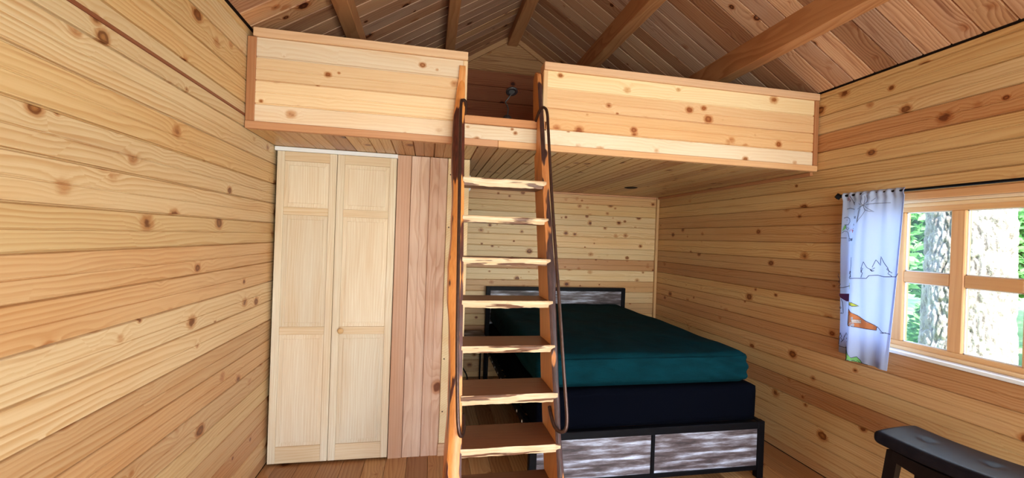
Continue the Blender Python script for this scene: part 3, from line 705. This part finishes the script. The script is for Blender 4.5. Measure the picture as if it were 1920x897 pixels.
# ------------------------------------------------------------------ window in the right wall
def window(nm, W, label, cols, xo, mullions=None):
    y0, y1, z0, z1 = W
    w = empty(nm, (XR+.06, (y0+y1)/2, z0)); tag(w, label, kind='structure')
    LW = (0.78, 0.55, 0.31); LW2 = (0.70, 0.42, 0.20)
    def bx(n_, a, b, mat, col, bev=.003, par=w): return MB().box(a, b, bev).build(n_, mat, par, a, color=col)
    xi, xf = XR+.002, XR+.115
    bx('jamb', (xi, y0, z0+.02), (xf, y0+.018, z1-.018), M_trimz, LW); bx('jamb', (xi, y1-.018, z0+.02), (xf, y1, z1-.018), M_trimz, LW)
    bx('head', (xi, y0, z1-.018), (xf, y1, z1), M_trimy, WHT)  # paler than the jambs: daylight on its underside put into the colour
    bx('sill', (XR-.030, y0-.03, z0+.004), (xf, y1-.03, z0+.024), M_white, None)
    xs, xe = XR+.040, XR+.080
    fz0, fz1 = z0+.024, z1-.018; fy0, fy1 = y0+.018, y1-.018
    bot, top = fz0+.045, fz1-.048
    fr = bx('bottom_rail', (xs, fy0, fz0), (xe, fy1, bot), M_trimy, LW2); bx('top_rail', (xs, fy0, top), (xe, fy1, fz1), M_trimy, LW2)
    bx('bottom_ledge', (xs-.018, fy0, fz0), (xs, fy1, fz0+.020), M_trimy, LW); bx('top_stop', (xs-.015, fy0, fz1-.02), (xs, fy1, fz1), M_trimy, (0.8, .6, .36))
    return w, xs, xe, bot, top, fy0, fy1
w1, xs, xe, bot, top, fy0, fy1 = window('window_1', WIN, 'pine-framed window of small panes in the right wall', 4, 0)
zt0, zt1 = 1.332, 1.394
ys = [(fy0, 1.155), (1.375, 1.440), (1.662, 1.724), (1.940, 2.000), (2.192, fy1)]
for a, b in ys:
    MB().box((xs-.002, a, bot), (xe+.002, b, top), .004).build('stile', M_trimz, w1, (xs, a, bot), color=vary((0.66, 0.38, 0.18), .05))
for (a, b) in zip(ys[:-1], ys[1:]):
    MB().box((xs, a[1], zt0), (xe, b[0], zt1), .004).build('transom', M_trimy, w1, (xs, a[1], zt0), color=vary((0.66, 0.38, 0.18), .05))
    for (p, q) in ((bot, zt0), (zt1, top)):
        MB().box((xs+.020, a[1], p), (xs+.024, b[0], q)).build('pane', M_glass, w1, (xs, a[1], p))
        gk = MB()
        for u0, u1, v0, v1 in ((a[1], a[1]+.005, p, q), (b[0]-.005, b[0], p, q), (a[1], b[0], p, p+.005), (a[1], b[0], q-.005, q)): gk.box((xs+.013, u0, v0), (xs+.020, u1, v1))
        gk.build('glazing_bead', M_white, w1, (xs, a[1], p))
# casing board above the opening
tag(MB().box((XR-.014, WIN[0]-.03, WIN[3]-.002), (XR-.0005, WIN[1]+.0, WIN[3]+.040), .003).build('trim_4', M_trimy, None, (XR, 1.6, WIN[3]), color=(0.66, .36, .17)), kind='structure')
w2, xs, xe, bot, top, fy0, fy1 = window('window_2', WI2, 'side window behind the viewpoint', 2, 0)
for a, b in ((fy0, fy0+.05), (-.58, -.52), (fy1-.05, fy1)):
    MB().box((xs, a, bot), (xe, b, top), .004).build('stile', M_trimz, w2, (xs, a, bot), color=ORG)
for a, b in ((fy0+.05, -.58), (-.52, fy1-.05)): MB().box((xs+.02, a, bot), (xs+.024, b, top)).build('pane', M_glass, w2, (xs, a, bot))
w3 = empty('window_3', (1.385, YN-.06, .3)); tag(w3, 'wide front glazing behind the viewpoint', kind='structure')
for a, b in ((.62, .70), (1.35, 1.42), (2.07, 2.15)): MB().box((a, YN-.09, .3), (b, YN-.03, 2.2), .004).build('stile', M_trimz, w3, (a, YN, .3), color=ORG)
for a, b in ((.70, 1.35), (1.42, 2.07)): MB().box((a, YN-.062, .3), (b, YN-.058, 2.2)).build('pane', M_glass, w3, (a, YN, .3))
d2 = empty('door_2', (.18, YN-.06, 0)); tag(d2, 'glazed front door behind the viewpoint', kind='structure')
for a, b in (((-.25, YN-.085, .02), (-.13, YN-.04, 2.2)), ((.50, YN-.085, .02), (.62, YN-.04, 2.2))): MB().box(a, b, .004).build('stile', M_trimz, d2, a, color=ORG)
for a, b in (((-.13, YN-.085, .02), (.50, YN-.04, .24)), ((-.13, YN-.085, 2.08), (.50, YN-.04, 2.2))): MB().box(a, b, .004).build('rail', M_trimw, d2, a, color=ORG)
MB().box((-.13, YN-.064, .24), (.50, YN-.060, 2.08)).build('pane', M_glass, d2, (0, YN, 1))
# added unseen roof slab outside the front wall, blocks the sun
tag(MB().box((XL-.6, YN-2.6, 2.45), (XR+.3, YN-.1, 2.53)).build('sun_block_roof', M_dark, None, (XM, YN-1.3, 2.45)), 'added unseen roof slab outside the front wall, keeps the sun out', 'roof')

# ------------------------------------------------------------------ curtain rod and curtain
RX, RZ = 2.535, 1.838
rod = empty('curtain_rod', (RX, 1.6, RZ)); tag(rod, 'thin black curtain rod with a faceted finial above the window', 'curtain rod')
MB().tube([(RX, 0.98, RZ), (RX, 2.222, RZ)], .0075, 12).build('pole', M_black, rod, (RX, 1.6, RZ), True)
MB().lathe((RX, 2.222, RZ), (0,1,0), [(0, .010), (.006, .012), (.010, .008), (.026, .022), (.050, .003)], 6).build('finial', M_black, rod, (RX, 2.22, RZ))
MB().lathe((RX, .98, RZ), (0,-1,0), [(0, .010), (.006, .012), (.010, .008), (.026, .022), (.050, .003)], 6).build('finial', M_black, rod, (RX, .98, RZ))
for y in (2.17, 1.03): MB().tube([(RX, y, RZ-.008), (RX+.04, y, RZ-.010), (XR-.002, y, RZ-.010)], .005, 8).box((XR-.006, y-.012, RZ-.035), (XR, y+.012, RZ+.012)).build('bracket', M_black, rod, (RX, y, RZ))
def curt(u, v, off=0.0):
    """u 0 left(far) .. 1 right(near), v 0 top .. 1 bottom"""
    yl = 2.210 + .030*v + .012*math.sin(v*5); yr = 1.856 + .052*v**1.3
    y = yl + (yr-yl)*u
    z = 1.855 - v*(1.855-.838) + (.018 if u < .30 else 0)*v*0
    gather = math.exp(-v*14)
    x = RX - .010*math.cos(u*math.pi*16)*gather*.8 - .012*(1-gather)
    # one deep fold on the far third, flat panel towards the middle, turned hem on the near edge
    fold = (1-gather)
    x += fold*(.026*max(0, min(1, (.30-u)/.10))*(.5+.5*min(1, v*2)) - .016*math.exp(-((u-.36)/.06)**2) + .012*math.sin(u*9+v*2.0) + .006*math.sin(u*23-v*3))
    z += .022*max(0, min(1, (.30-u)/.08))*v
    if v < .045: x -= .0095*math.cos((v/.045-.5)*math.pi)
    return V((x-off, y, z))
nu, nv = 110, 90
vs = [curt(i/nu, j/nv) for j in range(nv+1) for i in range(nu+1)]
fs = [(j*(nu+1)+i, j*(nu+1)+i+1, (j+1)*(nu+1)+i+1, (j+1)*(nu+1)+i) for j in range(nv) for i in range(nu)]
cu = empty('curtain', (RX, 2.05, .84)); tag(cu, 'white cotton curtain printed with doodled camping drawings beside the window', 'curtain')
co_ = MB().add(vs, fs).build('fabric', M_cloth, cu, (RX, 2.05, .84), True)
sol = co_.modifiers.new('thickness', 'SOLIDIFY'); sol.thickness = .0012
# side hem
hv = []; 
for j in range(61):
    v = j/60; hv += [curt(.955, v, .0016), curt(1.0, v, .0016)]
MB().add(hv, [(2*j, 2*j+1, 2*j+3, 2*j+2) for j in range(60)]).build('hem', M_cloth, cu, (RX, 1.9, .84), True)
hv = []
for j in range(61):
    u = j/60; hv += [curt(u, .965, .0016), curt(u, 1.0, .0016)]
MB().add(hv, [(2*j, 2*j+1, 2*j+3, 2*j+2) for j in range(60)]).build('hem', M_cloth, cu, (RX, 2.05, .84), True)
def ink(name, c, r=.6): return cloth_mat(name, c, 0.35)
I_line = ink('print_black', (0.05, 0.05, 0.09)); I_grey = ink('print_grey', (0.20, 0.22, 0.30)); I_org = ink('print_orange', (0.72, 0.26, 0.10)); I_grn = ink('print_green', (0.25, 0.62, 0.22))
I_yel = ink('print_yellow', (0.66, 0.72, 0.12)); I_plum = ink('print_plum', (0.14, 0.05, 0.12)); I_red = ink('print_red', (0.75, 0.10, 0.08)); I_wht = ink('print_white', (0.9, 0.9, 0.95))
# picture positions (px on the curtain in the photo) turned into cloth coordinates
def uv(px, py):
    v = (py-358-(px-1585)*(-.05))/(305.0+ (px-1567)*.28); v = max(0, min(1, v))
    l = 1585-18*v; r = 1698-29*v**1.1
    return ((px-l)/(r-l), v)
def stroke(mb, pts, w=.0028, off=.0030):
    P = []
    for (a, b) in zip(pts[:-1], pts[1:]):
        n = max(1, int(math.hypot(b[0]-a[0], b[1]-a[1])/4))
        for k2 in range(n): P.append((a[0]+(b[0]-a[0])*k2/n, a[1]+(b[1]-a[1])*k2/n))
    P.append(pts[-1]); Q = [curt(*uv(*p), off) for p in P]; vs = []
    for i, q in enumerate(Q):
        t = (Q[min(i+1, len(Q)-1)]-Q[max(i-1, 0)]); t.x = 0
        if t.length < 1e-6: t = V((0, 1, 0))
        t.normalize(); n = V((0, -t.z, t.y)); vs += [q+n*w/2, q-n*w/2]
    mb.add(vs, [(2*i, 2*i+1, 2*i+3, 2*i+2) for i in range(len(Q)-1)])
def fill(mb, pts, off=.0022):
    c = (sum(p[0] for p in pts)/len(pts), sum(p[1] for p in pts)/len(pts)); n = len(pts); rings = 6
    vs = [curt(*uv(*c), off)]
    P = []
    for a, b in zip(pts, pts[1:]+pts[:1]):
        for k2 in range(4): P.append((a[0]+(b[0]-a[0])*k2/4, a[1]+(b[1]-a[1])*k2/4))
    m_ = len(P)
    for r_ in range(1, rings+1): vs += [curt(*uv(c[0]+(p[0]-c[0])*r_/rings, c[1]+(p[1]-c[1])*r_/rings), off) for p in P]
    fs = [(0, 1+k2, 1+(k2+1) % m_) for k2 in range(m_)]
    for r_ in range(rings-1):
        for k2 in range(m_): fs.append((1+r_*m_+k2, 1+(r_+1)*m_+k2, 1+(r_+1)*m_+(k2+1) % m_, 1+r_*m_+(k2+1) % m_))
    mb.add(vs, fs)
A = MB()          # black line work (coordinates read off the photo)
sc1 = lambda L: [(1540+x/4.722, 320+y/4.722) for x, y in L]; sc2 = lambda L: [(1540+x/4.272, 500+y/4.272) for x, y in L]
for L in ([(418, 296), (385, 262), (405, 210), (436, 180), (444, 215), (452, 262), (418, 296)], [(418, 296), (455, 262), (490, 262), (512, 235)], [(418, 296), (360, 330)], [(418, 296), (380, 340), (368, 455), (410, 400), (442, 345), (418, 296)],
          [(418, 296), (365, 280)], [(418, 296), (520, 284), (630, 283)], [(418, 296), (455, 320), (512, 358), (470, 350), (435, 335), (418, 296)], [(425, 285), (428, 215)], [(400, 330), (375, 440)]):
    stroke(A, sc1(L), .0030)
def lines(nm, m=None):
    global A
    tag(A.build(nm, m or I_line, cu, (RX, 2.05, .84)), kind='stuff'); A = MB()
lines('printed_star', I_grey)
for L in ([(290, 768), (280, 850), (262, 900)], [(296, 768), (315, 840), (330, 895)], [(437, 797), (415, 850), (430, 855), (410, 893)], [(437, 797), (462, 850), (478, 862), (492, 880)], [(513, 780), (490, 845), (505, 850), (478, 872), (495, 878)],
          [(513, 780), (545, 830), (550, 750), (575, 800), (610, 850), (600, 862), (640, 895)]): stroke(A, sc1(L), .0032)
for L in ([(250, 92), (330, 84), (410, 84), (425, 62), (470, 58), (520, 70), (610, 70), (632, 42)], [(375, 0), (372, 30), (385, 42), (370, 78)], [(550, 0), (560, 30), (552, 45), (578, 66)], [(432, 12), (440, 28), (452, 22)], [(285, 0), (300, 80)],
          [(135, 75), (150, 110), (138, 130), (152, 150), (135, 165)], [(142, 70), (140, 60)], [(133, 178), (170, 176), (205, 165), (235, 160)], [(232, 40), (222, 60), (238, 70), (220, 95), (240, 110)],
          [(152, 270), (162, 300), (165, 385), (140, 387), (150, 380)], [(132, 340), (142, 332), (150, 342), (140, 348), (132, 340)], [(228, 512), (243, 540), (240, 560), (226, 578)],
          [(135, 545), (118, 585), (128, 588), (114, 640)], [(135, 545), (150, 575), (140, 585), (160, 610), (145, 622), (168, 600), (178, 590), (165, 595), (190, 543), (205, 580), (192, 588), (210, 610), (195, 615), (205, 640), (190, 665), (205, 670)],
          [(114, 652), (160, 660), (235, 675)], [(268, 250), (266, 455)], [(262, 262), (275, 268)], [(228, 345), (268, 316), (300, 355), (360, 400), (455, 462), (450, 492), (340, 475), (226, 450)], [(455, 462), (520, 505), (555, 510), (575, 515)], [(495, 508), (520, 510), (545, 505)],
          [(268, 316), (266, 380), (230, 440)], [(235, 690), (245, 640), (262, 720), (250, 765), (275, 735), (300, 735), (310, 755), (320, 735), (340, 780), (360, 770), (395, 822)], [(240, 605), (258, 640), (275, 690), (290, 715), (315, 705), (335, 730), (395, 822)], [(275, 270), (305, 278), (345, 305), (310, 308), (275, 290)]):
    stroke(A, sc2(L), .0036)
for L in ([(215, 408), (235, 398), (258, 412), (262, 440), (245, 468), (215, 470)], [(232, 425), (236, 430)], [(225, 470), (228, 500), (240, 520), (250, 500), (235, 495)], [(200, 545), (215, 525), (240, 535), (252, 590)], [(190, 590), (230, 590)], [(235, 325), (270, 318), (320, 332)],
          [(240, 250), (262, 225), (280, 245), (265, 262)], [(285, 205), (295, 250), (312, 290)], [(300, 262), (312, 272)],
          # letters
          [(330, 395), (318, 398), (330, 408), (316, 415)], [(338, 390), (338, 412), (345, 412)], [(322, 462), (322, 478)], [(305, 510), (325, 505)], [(310, 530), (325, 520)],
          [(250, 592), (250, 622), (262, 612), (262, 596), (250, 592)], [(272, 595), (282, 598), (280, 618), (270, 615), (272, 595)], [(288, 618), (290, 595), (300, 615), (304, 592)]):
    stroke(A, sc1(L), .0030)
lines('printed_line_drawing')
R_ = MB()
for L in ([(258, 530), (265, 508), (274, 530), (284, 505), (292, 530)], [(296, 545), (300, 515)]): stroke(R_, sc1(L), .0030)
stroke(R_, sc1([(245, 235), (258, 250), (262, 225), (275, 240), (285, 215)]), .003); tag(R_.build('printed_lettering', I_red, cu, (RX, 2.05, .84)), kind='stuff')
B_ = MB(); fill(B_, sc2([(228, 347), (268, 318), (300, 357), (360, 402), (453, 464), (448, 490), (340, 473), (226, 448)])); B_.build('printed_tent', I_org, cu, (RX, 2.05, .84))
def motif(nm, pts, m, off=.0022):
    B_ = MB(); fill(B_, pts, off); B_.build(nm, m, cu, (RX, 2.05, .84))
motif('printed_tent_flap', sc2([(268, 370), (266, 452), (226, 440)]), I_yel, .0027)
motif('printed_flag', sc2([(275, 272), (305, 280), (343, 304), (310, 306), (276, 288)]), I_yel)
motif('printed_leaf', sc2([(220, 140), (235, 125), (242, 160), (240, 200), (222, 205), (216, 175)]), I_yel)
motif('printed_tent_window', sc2([(302, 410), (355, 415), (354, 440), (302, 436)]), I_wht, .0030)
B_ = MB(); stroke(B_, sc2([(302, 410), (355, 415), (354, 440), (302, 436), (302, 410)]), .002, .0036); stroke(B_, sc2([(328, 410), (328, 438)]), .002, .0036); stroke(B_, sc2([(302, 424), (355, 427)]), .002, .0036)
tag(B_.build('printed_window_bars', I_grey, cu, (RX, 2.05, .84)), kind='stuff')
motif('printed_hill', sc2([(232, 770), (236, 610), (258, 640), (275, 690), (290, 717), (315, 707), (335, 732), (392, 820), (235, 775)]), I_grn)
motif('printed_shirt', sc1([(212, 480), (228, 470), (226, 500), (200, 530)]), I_grn)
motif('printed_bark', sc2([(135, 225), (232, 226), (228, 290), (190, 288), (150, 262), (136, 245)]), I_plum)

# ------------------------------------------------------------------ outdoors
def ground_mat():
    m, t, p, out = nt('grass_ground'); k = N(t); tc = t.nodes.new('ShaderNodeTexCoord')
    n = k.noise(tc.outputs['Object'], 1.5, 5.0); n2 = k.noise(tc.outputs['Object'], 30.0, 4.0)
    c = k.mix(k.mr(n, 0.35, 0.65), (0.20, 0.36, 0.10, 1), (0.34, 0.42, 0.20, 1)); c = k.mix(k.mr(n2, .3, .7, 0, .5), c, (0.12, 0.24, 0.06, 1))
    t.links.new(c, p.inputs['Base Color']); p.inputs['Roughness'].default_value = 0.9; t.links.new(k.bump(n2, .6, .03), p.inputs['Normal']); return m
gm = MB(); n = 40
for j in range(n+1):
    for i in range(n+1):
        x = -25+70*i/n; y = -25+70*j/n; gm.v.append(V((x, y, -.45+.12*noise.noise(V((x*.3, y*.3, 0))))))
gm.f = [(j*(n+1)+i, j*(n+1)+i+1, (j+1)*(n+1)+i+1, (j+1)*(n+1)+i) for j in range(n) for i in range(n)]; gm.m = [0]*len(gm.f)
tag(gm.build('ground', ground_mat(), None, (0, 0, -.45), True), kind='structure')
def bark_mat():
    m, t, p, out = nt('tree_bark'); k = N(t); tc = t.nodes.new('ShaderNodeTexCoord'); s = k.sep(tc.outputs['Object'])
    n = k.noise(k.comb(k.m('MULTIPLY', s[0], 9), k.m('MULTIPLY', s[1], 9), k.m('MULTIPLY', s[2], 3.5)), 2.0, 6.0, .65)
    n2 = k.noise(tc.outputs['Object'], 60.0, 4.0, .6)
    c = k.mix(k.mr(n, .35, .62, 0, 1), (0.16, 0.12, 0.10, 1), (0.50, 0.44, 0.38, 1)); c = k.mix(k.mr(n2, .4, .6, 0, .5), c, (0.30, 0.25, 0.20, 1))
    t.links.new(c, p.inputs['Base Color']); p.inputs['Roughness'].default_value = .95; t.links.new(k.bump(n2, .8, .02), p.inputs['Normal']); return m
M_tbark = bark_mat()
def leaf_mat():
    m, t, p, out = nt('leaves'); k = N(t); tc = t.nodes.new('ShaderNodeTexCoord'); n = k.noise(tc.outputs['Object'], 2.5, 3.0)
    c = k.mix(k.mr(n, .35, .65), (0.07, 0.26, 0.06, 1), (0.22, 0.48, 0.14, 1)); t.links.new(c, p.inputs['Base Color']); p.inputs['Roughness'].default_value = .6
    tl = t.nodes.new('ShaderNodeBsdfTranslucent'); t.links.new(c, tl.inputs[0]); mx = t.nodes.new('ShaderNodeMixShader'); mx.inputs[0].default_value = .35
    t.links.new(p.outputs[0], mx.inputs[1]); t.links.new(tl.outputs[0], mx.inputs[2]); t.links.new(mx.outputs[0], out.inputs[0]); return m
M_leaf = leaf_mat()
def trunk(cx, cy, r0, r1, h, nu, nv, amp):
    vs = []; fs = []
    for j in range(nv+1):
        z = h*j/nv; r = r0+(r1-r0)*j/nv + r0*.35*math.exp(-z*2.2)
        for i in range(nu):
            a = 2*math.pi*i/nu; q = V((math.cos(a)*r0*17, math.sin(a)*r0*17, z*5.5)); q2 = q*2.3
            f = 1-abs(noise.noise(q))*2.2; f2 = 1-abs(noise.noise(q2+V((5, 1, 2))))*2
            rr_ = r - amp*max(0, f)**2 - amp*.45*max(0, f2)**2
            vs.append(V((cx+math.cos(a)*rr_, cy+math.sin(a)*rr_, -.5+z)))
    for j in range(nv):
        for i in range(nu):
            i2 = (i+1) % nu; fs.append((j*nu+i, j*nu+i2, (j+1)*nu+i2, (j+1)*nu+i))
    return vs, fs
def crown(cx, cy, cz, rx, rz, n, size, seed):
    rd = random.Random(seed); vs = []; fs = []
    for _ in range(n):
        while True:
            p = V((rd.uniform(-1, 1), rd.uniform(-1, 1), rd.uniform(-1, 1)))
            if .35 < p.length < 1 and noise.noise(p*2.2+V((seed, 0, 0))) > -.12: break
        c = V((cx+p.x*rx, cy+p.y*rx, cz+p.z*rz)); u = V((rd.gauss(0, 1), rd.gauss(0, 1), rd.gauss(0, 1))).normalized(); w = u.orthogonal().normalized()
        s = size*rd.uniform(.6, 1.3); b = len(vs); vs += [c-u*s, c+w*s*.45, c+u*s, c-w*s*.45]; fs.append((b, b+1, b+2, b+3))
    return vs, fs
# big fir right outside the window
tx, ty = 6.37, 3.96
bt_ = empty('tree', (tx, ty, -.5)); tag(bt_, 'huge sunlit tree trunk with furrowed bark right outside the window', 'tree')
v_, f_ = trunk(tx, ty, .40, .36, 9.5, 260, 700, .038); MB().add(v_, f_).build('trunk', M_tbark, bt_, (tx, ty, -.5), True)
v_, f_ = crown(tx, ty, 10.6, 2.4, 2.0, 7000, .16, 3); tag(MB().add(v_, f_).build('foliage', M_leaf, bt_, (tx, ty, 5)), kind='stuff')
spots = [(8.2, 6.9, 2.3, 1.35), (12.2, 11.6, 3.4, 2.3), (7.9, 6.0-.9, .55, .42), (10.9, 6.9, 1.9, 1.2), (13.5, 4.0, 2.9, 2.2), (10.6, 4.6, .8, .8), (17.5, 8.2, 4.2, 3.2)]
labs = ['tree just left of the trunk, seen through the upper left pane', 'taller tree behind the leftmost greenery outside', 'low bush on the grass beside the trunk', 'tree close behind the big trunk', 'tree at the far right edge of the window view',
        'low bush right of the trunk outside', 'most distant tree behind the others outside']
for i, ((x, y, z, r), lb_) in enumerate(zip(spots, labs)):
    small = z < 1.5
    tr = empty('bush' if small else 'tree', (x, y, -.5)); tag(tr, 'green leafy ' + lb_, 'bush' if small else 'tree', 'greenery outside the window')
    v_, f_ = trunk(x, y, .16 if not small else .05, .09 if not small else .03, z, 14, 16, .01); MB().add(v_, f_).build('trunk', M_tbark, tr, (x, y, -.5), True)
    v_, f_ = crown(x, y, z-.2, r, r*1.15, 7000, .12, i+11); tag(MB().add(v_, f_).build('foliage', M_leaf, tr, (x, y, z)), kind='stuff')
